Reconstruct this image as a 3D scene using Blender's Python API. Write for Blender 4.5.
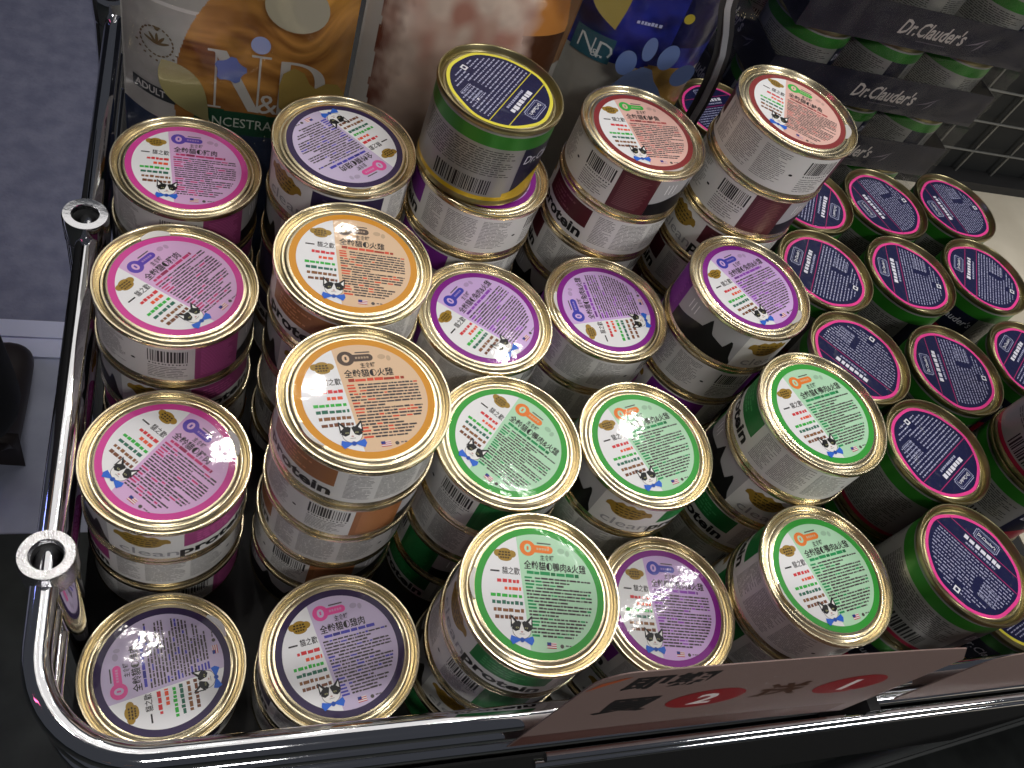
import bpy, math, random
from mathutils import Vector, Matrix
random.seed(7)
PI = math.pi
sc = bpy.context.scene
for o in list(bpy.data.objects): bpy.data.objects.remove(o)
COL = sc.collection

# ------------------------------------------------------------------ camera, world, lights, exposure
# metres; X along the rows of cans, Y away from the viewer, Z up, z = 0 is the bottom board of the cart
cam_d = bpy.data.cameras.new('camera'); cam = bpy.data.objects.new('camera', cam_d); COL.objects.link(cam)
cam_d.sensor_width = 36; cam_d.lens = 863.44 * 36 / 1024; cam_d.clip_start = 0.01
r_ = Vector((0.93797, -0.16351, 0.30573)); u_ = Vector((-0.03197, 0.83727, 0.54585)); f_ = Vector((0.34523, 0.52177, -0.78011))
cam.matrix_world = Matrix(((r_.x, u_.x, -f_.x, 0.00922), (r_.y, u_.y, -f_.y, -0.13507), (r_.z, u_.z, -f_.z, 0.53869), (0, 0, 0, 1)))
sc.camera = cam

w = bpy.data.worlds.new('hall'); sc.world = w; w.use_nodes = True
w.node_tree.nodes['Background'].inputs[0].default_value = (0.62, 0.66, 0.78, 1)
w.node_tree.nodes['Background'].inputs[1].default_value = 0.07

def area(name, loc, target, sx, sy, power, col=(1, 1, 1)):
    l = bpy.data.lights.new(name, 'AREA'); l.shape = 'RECTANGLE'; l.size = sx; l.size_y = sy; l.energy = power; l.color = col
    o = bpy.data.objects.new(name, l); COL.objects.link(o); o.location = loc
    o.rotation_euler = (Vector(target) - Vector(loc)).to_track_quat('-Z', 'Y').to_euler()
    return o
WARM = (1.0, 0.95, 0.88)
area('ceiling_and_fill_panel', (0.75, 1.25, 2.1), (0.75, 1.25, 0), 2.6, 1.7, 12, (1, 0.97, 0.93))
area('ceiling_and_fill_panel', (1.85, -1.30, 1.5), (0.25, 0.25, 0.1), 0.8, 0.45, 21, (1, 0.98, 0.95))  # unseen fill panel added front right, set low to brighten the can sides
area('ceiling_and_fill_panel', (0.0, -1.5, 1.75), (0.15, 0.3, 0.15), 0.5, 0.3, 9, (1, 0.98, 0.95))  # unseen fill panel added at front centre to brighten the bags
area('ceiling_tube_light', (1.35, 0.62, 1.75), (0.3, 0.1, 0.1), 0.015, 0.5, 2, (1, 0.97, 0.93))
area('ceiling_tube_light', (0.98, 0.80, 1.85), (0.3, 0.1, 0.1), 0.4, 0.015, 1.6, (1, 0.97, 0.93))
for _x, _y in ((0.80, 0.30), (0.66, 0.42), (0.10, 1.10), (0.32, 1.22), (0.45, 1.85), (-0.10, 0.62), (-0.35, 0.25), (1.35, 1.15), (1.7, 1.7), (0.95, 1.4)):
    area('spot_lamp', (_x, _y, 1.9), (0.2, 0.15, 0.1), 0.045, 0.045, 1.3, WARM)
area('blue_sign_light', (-1.6, 0.9, 0.9), (0, 0.1, 0), 0.5, 0.10, 1.6, (0.25, 0.3, 1.0))
area('pink_sign_light', (-1.5, -0.2, 1.1), (0, 0.1, 0), 0.05, 0.6, 0.5, (1.0, 0.12, 0.35))
sc.view_settings.view_transform = 'Standard'; sc.view_settings.look = 'None'
sc.view_settings.exposure = 0.0; sc.view_settings.gamma = 1; sc.view_settings.use_curve_mapping = False

# ------------------------------------------------------------------ helpers
def lin(h):
    h = h.lstrip('#'); c = [int(h[i:i + 2], 16) / 255 for i in (0, 2, 4)]
    return tuple(x / 12.92 if x <= 0.04045 else ((x + 0.055) / 1.055) ** 2.4 for x in c)

def mat(name, color=(0.5, 0.5, 0.5), rough=0.5, metal=0.0, attr=False, bump=0.0, bscale=200, spec=0.5, coat=0.0, noise=None, ndist=0.001):
    m = bpy.data.materials.new(name); m.use_nodes = True; nt = m.node_tree; b = nt.nodes['Principled BSDF']
    b.inputs['Base Color'].default_value = (*color, 1); b.inputs['Roughness'].default_value = rough
    b.inputs['Metallic'].default_value = metal; b.inputs['Specular IOR Level'].default_value = spec
    b.inputs['Coat Weight'].default_value = coat; b.inputs['Coat Roughness'].default_value = 0.05
    tc = nt.nodes.new('ShaderNodeTexCoord')
    if attr:
        a = nt.nodes.new('ShaderNodeAttribute'); a.attribute_name = 'Col'; nt.links.new(a.outputs['Color'], b.inputs['Base Color'])
    if noise:
        n = nt.nodes.new('ShaderNodeTexNoise'); n.inputs['Scale'].default_value = noise[0]; n.inputs['Detail'].default_value = 6
        rp = nt.nodes.new('ShaderNodeValToRGB'); rp.color_ramp.elements[0].position = 0.35; rp.color_ramp.elements[1].position = 0.68
        rp.color_ramp.elements[0].color = (*noise[1], 1); rp.color_ramp.elements[1].color = (*noise[2], 1)
        nt.links.new(tc.outputs['Object'], n.inputs['Vector']); nt.links.new(n.outputs['Fac'], rp.inputs['Fac'])
        nt.links.new(rp.outputs['Color'], b.inputs['Base Color'])
    if bump:
        n2 = nt.nodes.new('ShaderNodeTexNoise'); n2.inputs['Scale'].default_value = bscale; n2.inputs['Detail'].default_value = 3
        bp = nt.nodes.new('ShaderNodeBump'); bp.inputs['Strength'].default_value = bump; bp.inputs['Distance'].default_value = ndist
        nt.links.new(tc.outputs['Object'], n2.inputs['Vector']); nt.links.new(n2.outputs['Fac'], bp.inputs['Height'])
        nt.links.new(bp.outputs['Normal'], b.inputs['Normal'])
        if coat: nt.links.new(bp.outputs['Normal'], b.inputs['Coat Normal'])
    return m

def film_mat(name, gloss=0.16, rough=0.12, bump=0.6, bscale=45, tint=(1, 1, 1), ior=1.45):
    m = bpy.data.materials.new(name); m.use_nodes = True; nt = m.node_tree; nt.nodes.clear()
    out = nt.nodes.new('ShaderNodeOutputMaterial'); mx = nt.nodes.new('ShaderNodeMixShader')
    tr = nt.nodes.new('ShaderNodeBsdfTransparent'); tr.inputs[0].default_value = (*tint, 1)
    gl = nt.nodes.new('ShaderNodeBsdfGlossy'); gl.inputs['Roughness'].default_value = rough
    fr = nt.nodes.new('ShaderNodeFresnel'); fr.inputs[0].default_value = ior
    ma = nt.nodes.new('ShaderNodeMath'); ma.operation = 'ADD'; ma.inputs[1].default_value = gloss
    tc = nt.nodes.new('ShaderNodeTexCoord'); n = nt.nodes.new('ShaderNodeTexNoise'); n.inputs['Scale'].default_value = bscale
    n.inputs['Detail'].default_value = 4; n.inputs['Distortion'].default_value = 1.2
    bp = nt.nodes.new('ShaderNodeBump'); bp.inputs['Strength'].default_value = bump; bp.inputs['Distance'].default_value = 0.004
    L = nt.links.new
    L(tc.outputs['Object'], n.inputs['Vector']); L(n.outputs['Fac'], bp.inputs['Height']); L(bp.outputs['Normal'], gl.inputs['Normal'])
    L(fr.outputs[0], ma.inputs[0]); L(ma.outputs[0], mx.inputs[0]); L(tr.outputs[0], mx.inputs[1]); L(gl.outputs[0], mx.inputs[2])
    L(mx.outputs[0], out.inputs[0])
    return m

GOLD = mat('gold_lacquered_tin', lin('#E8DAB8'), 0.26, 1.0)
GOLD_DARK = mat('olive_gold_tin', lin('#9E9470'), 0.3, 1.0)
CHROME = mat('chrome', (0.78, 0.78, 0.80), 0.06, 1.0, bump=0.12, bscale=120, ndist=0.0003)
CHROME_WORN = mat('worn_chrome_rim', (0.72, 0.72, 0.74), 0.22, 1.0, bump=0.6, bscale=1200, ndist=0.0004)
PRINT_LID = mat('lid_print', attr=True, rough=0.5, spec=0.2, coat=0.5, bump=0.15, bscale=60, ndist=0.0012)
PRINT_FILM = mat('filmed_lid_print', attr=True, rough=0.45, spec=0.1, coat=0.55, bump=0.7, bscale=85, ndist=0.002)
PRINT_WRAP = mat('sleeve_print', attr=True, rough=0.38, spec=0.4)
PRINT_TIN = mat('printed_tin', attr=True, rough=0.34, metal=0.35, spec=0.5)
PRINT_BAG = mat('bag_print', attr=True, rough=0.3, coat=0.35, bump=0.35, bscale=35, ndist=0.004)
PRINT_CARD = mat('card_print', attr=True, rough=0.5)
DARK = mat('black_gloss_board', (0.012, 0.012, 0.014), 0.25)
BLACK = mat('matte_black', (0.012, 0.012, 0.013), 0.6)
TRAYM = mat('navy_cardboard', lin('#1E1D30'), 0.5, noise=(40, lin('#1B1A2A'), lin('#24222F')))
CREAM = mat('cream_board', lin('#CFC6B4'), 0.5, noise=(12, lin('#C4BBA8'), lin('#D8D0BE')))
FILM = film_mat('shrink_film', gloss=0.0, rough=0.12, bump=0.9, ior=1.3)
PVC = film_mat('clear_vinyl', gloss=0.0, rough=0.05, bump=0.15, bscale=14, ior=1.22)
TAB = mat('sticker_tab', lin('#E4E2DE'), 0.2)

def link(o, parent=None):
    COL.objects.link(o)
    if parent: o.parent = parent
    return o
def tag(o, label, cat, group=None):
    o['label'] = label; o['category'] = cat
    if group: o['group'] = group
    return o
def empty(name, loc, rot=(0, 0, 0)):
    o = bpy.data.objects.new(name, None); o.location = loc; o.rotation_euler = rot; o.empty_display_size = 0.02
    return link(o)
def struct(o):
    o['kind'] = 'structure'; return o

class MB:
    def __init__(s): s.v = []; s.f = []; s.c = []
    def add(s, vs, fs, col=(1, 1, 1)):
        n = len(s.v); s.v += [tuple(p) for p in vs]; s.f += [tuple(i + n for i in f) for f in fs]; s.c += [col] * len(fs); return s
    def box(s, a, b, col=(1, 1, 1)):
        (x0, y0, z0), (x1, y1, z1) = a, b
        return s.add([(x0, y0, z0), (x1, y0, z0), (x1, y1, z0), (x0, y1, z0), (x0, y0, z1), (x1, y0, z1), (x1, y1, z1), (x0, y1, z1)],
                     [(0, 3, 2, 1), (4, 5, 6, 7), (0, 1, 5, 4), (1, 2, 6, 5), (2, 3, 7, 6), (3, 0, 4, 7)], col)
    def lathe(s, prof, n=64, col=(1, 1, 1), cap0=False, cap1=False):
        vs = []; fs = []
        for r, z in prof:
            for i in range(n):
                a = 2 * PI * i / n; vs.append((r * math.cos(a), r * math.sin(a), z))
        for k in range(len(prof) - 1):
            for i in range(n):
                j = (i + 1) % n; fs.append((k * n + i, k * n + j, (k + 1) * n + j, (k + 1) * n + i))
        if cap0: fs.append(tuple(range(n))[::-1])
        if cap1: fs.append(tuple((len(prof) - 1) * n + i for i in range(n)))
        return s.add(vs, fs, col)
    def tube(s, pts, r, n=16, col=(1, 1, 1), caps=True):
        pts = [Vector(p) for p in pts]; vs = []; fs = []; up = None
        rr = r if isinstance(r, (list, tuple)) else [r] * len(pts)
        for i, p in enumerate(pts):
            t = (pts[min(i + 1, len(pts) - 1)] - pts[max(i - 1, 0)]).normalized()
            if up is None:
                up = t.cross(Vector((0, 0, 1)))
                if up.length < 1e-3: up = t.cross(Vector((0, 1, 0)))
            up = (up - t * up.dot(t)).normalized(); b = t.cross(up)
            for k in range(n):
                a = 2 * PI * k / n; vs.append(p + (up * math.cos(a) + b * math.sin(a)) * rr[i])
        for i in range(len(pts) - 1):
            for k in range(n):
                j = (k + 1) % n; fs.append((i * n + k, i * n + j, (i + 1) * n + j, (i + 1) * n + k))
        if caps: fs += [tuple(range(n))[::-1], tuple((len(pts) - 1) * n + k for k in range(n))]
        return s.add(vs, fs, col)
    def mesh(s, name, m, smooth=False):
        me = bpy.data.meshes.new(name); me.from_pydata(s.v, [], s.f); me.materials.append(m)
        ca = me.color_attributes.new('Col', 'FLOAT_COLOR', 'CORNER'); buf = []
        for p, c in zip(me.polygons, s.c): buf += [c[0], c[1], c[2], 1.0] * p.loop_total
        ca.data.foreach_set('color', buf)
        if smooth:
            me.polygons.foreach_set('use_smooth', [True] * len(me.polygons))
            try: me.set_sharp_from_angle(angle=math.radians(35))
            except Exception: pass
        me.update(); return me
    def build(s, name, m, parent=None, smooth=False):
        return link(bpy.data.objects.new(name, s.mesh(name, m, smooth)), parent)
def inst(name, me, parent=None):
    return link(bpy.data.objects.new(name, me), parent)

_gl = {}
def glyph(text, bold=0.0, shear=0.0):
    """flat outline of a piece of writing: verts (height of a capital about 0.7), faces, width; x from 0"""
    k = (text, bold, shear)
    if k in _gl: return _gl[k]
    cu = bpy.data.curves.new('t', 'FONT'); cu.body = text; cu.size = 1; cu.resolution_u = 2; cu.offset = bold; cu.shear = shear
    o = bpy.data.objects.new('t', cu); COL.objects.link(o)
    dg = bpy.context.evaluated_depsgraph_get(); me = o.evaluated_get(dg).to_mesh()
    vs = [(v.co.x, v.co.y) for v in me.vertices]; fs = [tuple(p.vertices) for p in me.polygons]
    o.evaluated_get(dg).to_mesh_clear(); bpy.data.objects.remove(o); bpy.data.curves.remove(cu)
    if vs:
        x0 = min(v[0] for v in vs); x1 = max(v[0] for v in vs); vs = [(a - x0, b) for a, b in vs]
    else: x0 = x1 = 0
    _gl[k] = (vs, fs, x1 - x0); return _gl[k]

class Print:
    """coloured flat shapes on layers, later mapped onto a surface"""
    def __init__(s, seg=None): s.mb = MB(); s.seg = seg; s.rows = []
    def poly(s, pts, col, lay): s.rows.append(([(x, y, lay) for x, y in pts], [tuple(range(len(pts)))], col))
    def rect(s, x0, y0, x1, y1, col, lay):
        n = 1 if not s.seg else max(1, math.ceil((x1 - x0) / s.seg))
        for i in range(n):
            a = x0 + (x1 - x0) * i / n; b = x0 + (x1 - x0) * (i + 1) / n
            s.poly([(a, y0), (b, y0), (b, y1), (a, y1)], col, lay)
    def strip(s, xs, lo, hi, col, lay):
        for i in range(len(xs) - 1):
            s.poly([(xs[i], lo[i]), (xs[i + 1], lo[i + 1]), (xs[i + 1], hi[i + 1]), (xs[i], hi[i])], col, lay)
    def ell(s, cx, cy, rx, ry, col, lay, n=20, a0=0.0, rot=0.0):
        ca, sa = math.cos(rot), math.sin(rot); pts = []
        for i in range(n):
            a = a0 + 2 * PI * i / n; x, y = rx * math.cos(a), ry * math.sin(a); pts.append((cx + x * ca - y * sa, cy + x * sa + y * ca))
        s.poly(pts, col, lay)
    def text(s, t, x, y, size, col, lay, bold=0.0, center=False, sx=1.0, width=None, shear=0.0):
        vs, fs, wd = glyph(t, bold, shear)
        if width and wd: sx = width / (wd * size)
        ox = x - (wd * size * sx / 2 if center else 0)
        s.rows.append(([(ox + a * size * sx, y + b * size, lay) for a, b in vs], fs, col))
        return wd * size * sx
    def dashes(s, x0, x1, y, hgt, col, lay, mn, mx, gap, acc=None, pacc=0.0, rnd=random):
        x = x0; c = col
        while x < x1 - mn * 0.5:
            l = min(rnd.uniform(mn, mx), x1 - x)
            c = acc if (acc and rnd.random() < pacc) else col
            s.rect(x, y, x + l, y + hgt * rnd.uniform(0.75, 1.0), c, lay); x += l + gap * rnd.uniform(0.6, 1.6)
    def to(s, mapf):
        m = MB()
        for vs, fs, c in s.rows: m.add([mapf(*v) for v in vs], fs, c)
        return m

# ------------------------------------------------------------------ setting: hall floor, table
FZ = -0.75
b = MB(); b.box((-6, -5, FZ - 0.03), (6, 6, FZ))
struct(b.build('floor', mat('pale_vinyl_floor', lin('#A8ACC0'), 0.2, noise=(7, lin('#9EA2B8'), lin('#BCC0D2')))))
b = MB(); b.box((-6, 5.9, FZ), (6, 6, FZ + 4))
struct(b.build('wall_back', mat('dark_hall_wall', lin('#4A4C54'), 0.8)))
b = MB(); b.box((-6, 0.815, FZ), (6, 6, FZ + 0.006))
struct(b.build('trim_1', mat('grey_carpet', (0.1, 0.1, 0.12), 0.9, bump=0.7, bscale=160, noise=(30, lin('#70738A'), lin('#84879C')), ndist=0.003)))
b = MB(); b.box((-6, 0.745, FZ), (6, 0.778, FZ + 0.005)); b.box((-6, 0.782, FZ), (6, 0.815, FZ + 0.007)); b.box((-6, 0.778, FZ), (6, 0.782, FZ + 0.003))
struct(b.build('trim_2', mat('pale_edge_strip', lin('#D0D4EC'), 0.4)))
b = MB(); b.box((-6, -5, FZ), (6, 0.44, FZ + 0.004))  # thin dark grey-green layer over the near floor
struct(b.build('trim_3', mat('dark_floor_layer', lin('#2A2E2C'), 0.6, noise=(20, lin('#222624'), lin('#343836')))))

# ------------------------------------------------------------------ display cart (one thing)
cart = empty('display_cart', (0, 0, FZ)); tag(cart, 'chrome tube display cart holding all the stacked cans', 'cart')
def C(o): o.location.z = -FZ; return o          # cart children are modelled in scene coordinates
CX, CY, XR, YB = -0.0515, -0.0511, 0.705, 0.78
def corner_path(z, x=CX, y=CY, rad=0.05, xr=XR, yb=YB):
    pts = [(x, yb, z)]
    pts += [(x, yb + (y + rad - yb) * t / 14, z) for t in range(1, 14)]
    pts += [(x + rad - rad * math.cos(a), y + rad - rad * math.sin(a), z) for a in [PI / 2 * i / 14 for i in range(15)]]
    pts += [(x + rad + (xr - x - rad) * t / 14, y, z) for t in range(1, 15)]
    return pts
for nm, z in (('top_rail', 0.118), ('lower_rail', 0.088), ('lower_rail', 0.056)):
    C(MB().tube(corner_path(z), 0.0062 if nm == 'top_rail' else 0.005, 20).build(nm, CHROME, cart, True))
def post(x, y, worn):
    m = MB(); m.lathe([(0.0118, -0.70), (0.0118, 0.122)], 40)
    p = C(m.build('post', CHROME, cart, True)); p.location.x = x; p.location.y = y
    m = MB(); m.lathe([(0.0119, 0.112), (0.0125, 0.114), (0.0125, 0.1295), (0.0119, 0.131), (0.0076, 0.131), (0.0070, 0.1300), (0.0070, 0.070)], 44)
    c = m.build('socket_collar', CHROME_WORN if worn else CHROME, p, True)
    m = MB(); m.lathe([(0.0, 0.070), (0.0069, 0.070), (0.0069, 0.1275)], 40); m.build('socket_hole', BLACK, p, True)  # black lining puts the shade inside the open tube into its colour
    m = MB(); m.tube([(-0.011, 0, -0.72), (0.011, 0, -0.72)], 0.03, 24); m.build('caster_wheel', BLACK, p, True)
for x, y, wn in ((-0.0505, 0.0372, True), (-0.0525, 0.245, False), (-0.0545, 0.453, False), (-0.0525, 0.77, False), (XR, CY, False), (XR, 0.77, False)):
    post(x, y, wn)
for z in (0.092, 0.074):
    C(MB().tube([(0.185, -0.0668, z), (XR, -0.0668, z)], 0.0026, 14).build('bumper_bar', CHROME, cart, True))
for x in (0.396, XR - 0.005):
    b = MB(); b.box((x - 0.004, -0.0650, 0.05), (x + 0.004, -0.0520, 0.098)); C(b.build('bumper_bracket', BLACK, cart))
b = MB(); b.box((-0.0475, -0.0475, -0.012), (XR, YB, 0.0)); C(b.build('bottom_board', BLACK, cart))
b = MB(); b.box((-0.0585, -0.0, -0.02), (-0.0575, YB, 0.05)); C(b.build('side_panel', DARK, cart))
b = MB(); b.box((0.0, -0.0585, -0.16), (XR, -0.0570, 0.048)); C(b.build('front_panel', mat('matte_black_front', (0.004, 0.004, 0.004), 0.7), cart))

# ------------------------------------------------------------------ can kinds: lid print, sleeve print
FL = {  # ring, tint, accent, mark, block, title
 'pink':   ('#D8439C', '#DDB2DC', '#C83C74', '#6246B4', '#9E447C', '全齡貓◐豬肉'),
 'violet': ('#35264F', '#CDBEDC', '#4B45B4', '#E8579F', '#32284A', '全齡貓◐雞肉'),
 'orange': ('#DF9826', '#E8C6A2', '#E0563A', '#57473E', '#A0683E', '全齡貓◐火雞'),
 'purple': ('#8B1C92', '#DAB8EC', '#9C4CC4', '#4747BA', '#7B2A92', '全齡貓◐兔肉&火雞'),
 'green':  ('#35A53A', '#B9E4C1', '#239A58', '#F0802E', '#1F7A3C', '全齡貓◐鴨肉&火雞'),
 'maroon': ('#8C2F30', '#ECBEB2', '#C0605E', '#3CBB48', '#552028', '全齡貓◐鮭魚'),
}
RL = 0.0343
LAY = 0.00004
WHITE = lin('#F0F0F2'); INK = lin('#2A2426')
def dome_mark(p, cx, cy, s, lay):
    g = lin('#A5822A'); g2 = lin('#3A2A0C')
    p.ell(cx, cy + 0.16 * s, 0.62 * s, 0.42 * s, g, lay, 18); p.ell(cx - 0.62 * s, cy + 0.05 * s, 0.42 * s, 0.36 * s, g, lay + .3, 12)
    p.ell(cx + 0.62 * s, cy + 0.05 * s, 0.42 * s, 0.36 * s, g, lay + .6, 12); p.ell(cx, cy - 0.32 * s, 0.66 * s, 0.36 * s, g, lay + .9, 14)
    for k, (a, y) in enumerate(((0.55, 0.10), (0.62, -0.16), (0.45, -0.42))):
        for q in range(4):
            x0 = cx + (-a + 2 * a * q / 4) * s; p.rect(x0, cy + y * s, x0 + 1.4 * a / 4 * s, cy + (y + 0.15) * s, g2, lay + 1.4)
def cat_face(p, cx, cy, s, lay):
    bk = lin('#121214'); wh = lin('#F4F2F0'); pk = lin('#C9A6A2'); bl = lin('#2A6AD8')
    p.ell(cx, cy - 0.16 * s, 0.74 * s, 0.66 * s, lin('#6A686A'), lay, 22); p.ell(cx, cy - 0.16 * s, 0.70 * s, 0.62 * s, wh, lay + .5, 22)
    for sg in (-1, 1):
        p.poly([(cx + sg * 0.22 * s, cy + 0.42 * s), (cx + sg * 0.86 * s, cy + 1.02 * s), (cx + sg * 0.86 * s, cy + 0.02 * s)], bk, lay + 1)
        p.poly([(cx + sg * 0.52 * s, cy + 0.44 * s), (cx + sg * 0.78 * s, cy + 0.78 * s), (cx + sg * 0.76 * s, cy + 0.26 * s)], wh, lay + 1.5)
    p.poly([(cx - 0.80 * s, cy - 0.06 * s), (cx - 0.5 * s, cy - 0.26 * s), (cx - 0.2 * s, cy - 0.14 * s), (cx - 0.02 * s, cy + 0.40 * s), (cx - 0.2 * s, cy + 0.56 * s), (cx - 0.6 * s, cy + 0.42 * s)][::-1], bk, lay + 2)
    p.poly([(cx + 0.80 * s, cy - 0.06 * s), (cx + 0.5 * s, cy - 0.26 * s), (cx + 0.2 * s, cy - 0.14 * s), (cx + 0.02 * s, cy + 0.40 * s), (cx + 0.2 * s, cy + 0.56 * s), (cx + 0.6 * s, cy + 0.42 * s)], bk, lay + 2.3)
    for sg in (-1, 1):
        p.ell(cx + sg * 0.36 * s, cy + 0.02 * s, 0.13 * s, 0.07 * s, lin('#A8A678'), lay + 2.8, 10); p.ell(cx + sg * 0.36 * s, cy + 0.02 * s, 0.05 * s, 0.06 * s, bk, lay + 3.2, 8)
    p.ell(cx, cy - 0.28 * s, 0.1 * s, 0.07 * s, pk, lay + 2.8, 8); p.rect(cx - 0.2 * s, cy - 0.46 * s, cx + 0.2 * s, cy - 0.42 * s, lin('#8A8486'), lay + 2.8)
    for sg in (-1, 1):
        q = [(cx, cy - 0.86 * s), (cx + sg * 0.84 * s, cy - 0.56 * s), (cx + sg * 0.94 * s, cy - 0.90 * s), (cx + sg * 0.74 * s, cy - 1.26 * s)]
        p.poly(q if sg < 0 else q[::-1], bl, lay + 3.6)
    p.ell(cx, cy - 0.88 * s, 0.18 * s, 0.19 * s, lin('#2050B0'), lay + 4.2, 10)

def mixl(a, b): return tuple((p_ + q_) / 2 for p_, q_ in zip(a, b))
def lid_print(kind):
    ring, tint, acc, mark, block, title = FL[kind]; rnd = random.Random(hash(title) % 1000 if False else sum(map(ord, title)))
    ring, tint, acc, mark = map(lin, (ring, tint, acc, mark)); p = Print()
    p.ell(0, 0, 1, 1, ring, 0, 72); p.ell(0, 0, 0.895, 0.895, tint, 1, 72)
    top, bot = 115, 258                              # dividing line of the white field
    a0 = math.radians(113); a1 = math.radians(258); n = 40
    p.poly([(0.895 * math.cos(a0 + (a1 - a0) * i / n), 0.895 * math.sin(a0 + (a1 - a0) * i / n)) for i in range(n + 1)], WHITE, 2)
    xa, ya = 0.895 * math.cos(a0), 0.895 * math.sin(a0); xb, yb = 0.895 * math.cos(a1), 0.895 * math.sin(a1)
    div = lambda y: xa + (xb - xa) * (y - ya) / (yb - ya)
    # white field: gold mark, name, six short coloured lines, cat
    dome_mark(p, -0.53, 0.53, 0.165, 3)
    p.rect(-0.76, 0.245, -0.62, 0.27, INK, 3); p.text('貓之歡', -0.58, 0.23, 0.12, INK, 3, 0.012, width=0.27)
    for k, (y, x0, c) in enumerate(((0.09, -0.66, '#D8343C'), (-0.02, -0.55, '#EE5A34'), (-0.13, -0.76, '#33B840'), (-0.235, -0.74, '#2E6E58'), (-0.345, -0.72, '#8A5A34'), (-0.45, -0.70, '#7A4A30'))):
        p.dashes(x0, div(y) - 0.03, y, 0.058, lin(c), 3, 0.04, 0.09, 0.014, rnd=rnd)
    cat_face(p, -0.31, -0.57, 0.19, 4)
    # tinted field: number badge, title, band, rows of small print, flag
    p.ell(-0.17, 0.66, 0.125, 0.125, mark, 3, 20); p.ell(-0.17, 0.66, 0.055, 0.07, tint, 4, 12); p.rect(-0.185, 0.63, -0.155, 0.69, mark, 5); p.rect(-0.155, 0.60, 0.17, 0.72, mark, 3.4); p.ell(0.17, 0.66, 0.06, 0.06, mark, 3.6, 14)
    p.rect(-0.02, 0.745, 0.2, 0.765, lin('#555050'), 3.4)
    for q in range(5): p.rect(-0.03 + 0.042 * q, 0.645, 0.0 + 0.042 * q, 0.68, mixl(mark, tint), 4)
    p.text('主食罐', 0.02, 0.49, 0.095, INK, 5, 0.012, width=0.22)
    p.ell(0.36, 0.66, 0.06, 0.045, tuple(c * 0.75 for c in tint), 3, 10); p.ell(0.46, 0.63, 0.035, 0.05, tuple(c * 0.75 for c in tint), 3.2, 10)
    wt = 0.12 * len(title); p.text(title, -0.24, 0.34, 0.145, INK, 3, 0.016, width=min(wt, 0.98))
    p.dashes(-0.2, 0.62, 0.255, 0.055, acc, 3, 0.06, 0.16, 0.012, acc=tuple(c * 0.55 for c in acc), pacc=0.35, rnd=rnd)
    y = 0.185
    while y > -0.72:
        lim = min(math.sqrt(max(0.01, 0.82 ** 2 - y * y)), 0.8)
        end = lim if rnd.random() < 0.75 else lim * rnd.uniform(0.3, 0.8)
        st = div(y) + 0.05
        if rnd.random() < 0.3: p.dashes(st, st + 0.15, y, 0.032, acc, 3, 0.1, 0.15, 0.01, rnd=rnd); st += 0.16
        p.dashes(st, end, y, 0.029, lin('#4A4043'), 3, 0.02, 0.12, 0.010, acc=acc, pacc=0.09, rnd=rnd); y -= 0.0505
    p.rect(0.06, -0.83, 0.2, -0.745, lin('#EDE8E8'), 3); p.rect(0.06, -0.79, 0.12, -0.745, lin('#2B3C8C'), 5)
    for q in range(3): p.rect(0.06, -0.83 + q * 0.03, 0.2, -0.818 + q * 0.03, lin('#C83A48'), 4)
    p.ell(0.285, -0.79, 0.03, 0.03, lin('#57504C'), 3, 8); p.dashes(0.34, 0.45, -0.79, 0.02, lin('#6A6264'), 3, 0.03, 0.05, 0.01, rnd=rnd)
    return p.to(lambda x, y, l: (x * RL, y * RL, l * LAY)).mesh('lid_label', PRINT_LID)

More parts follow.
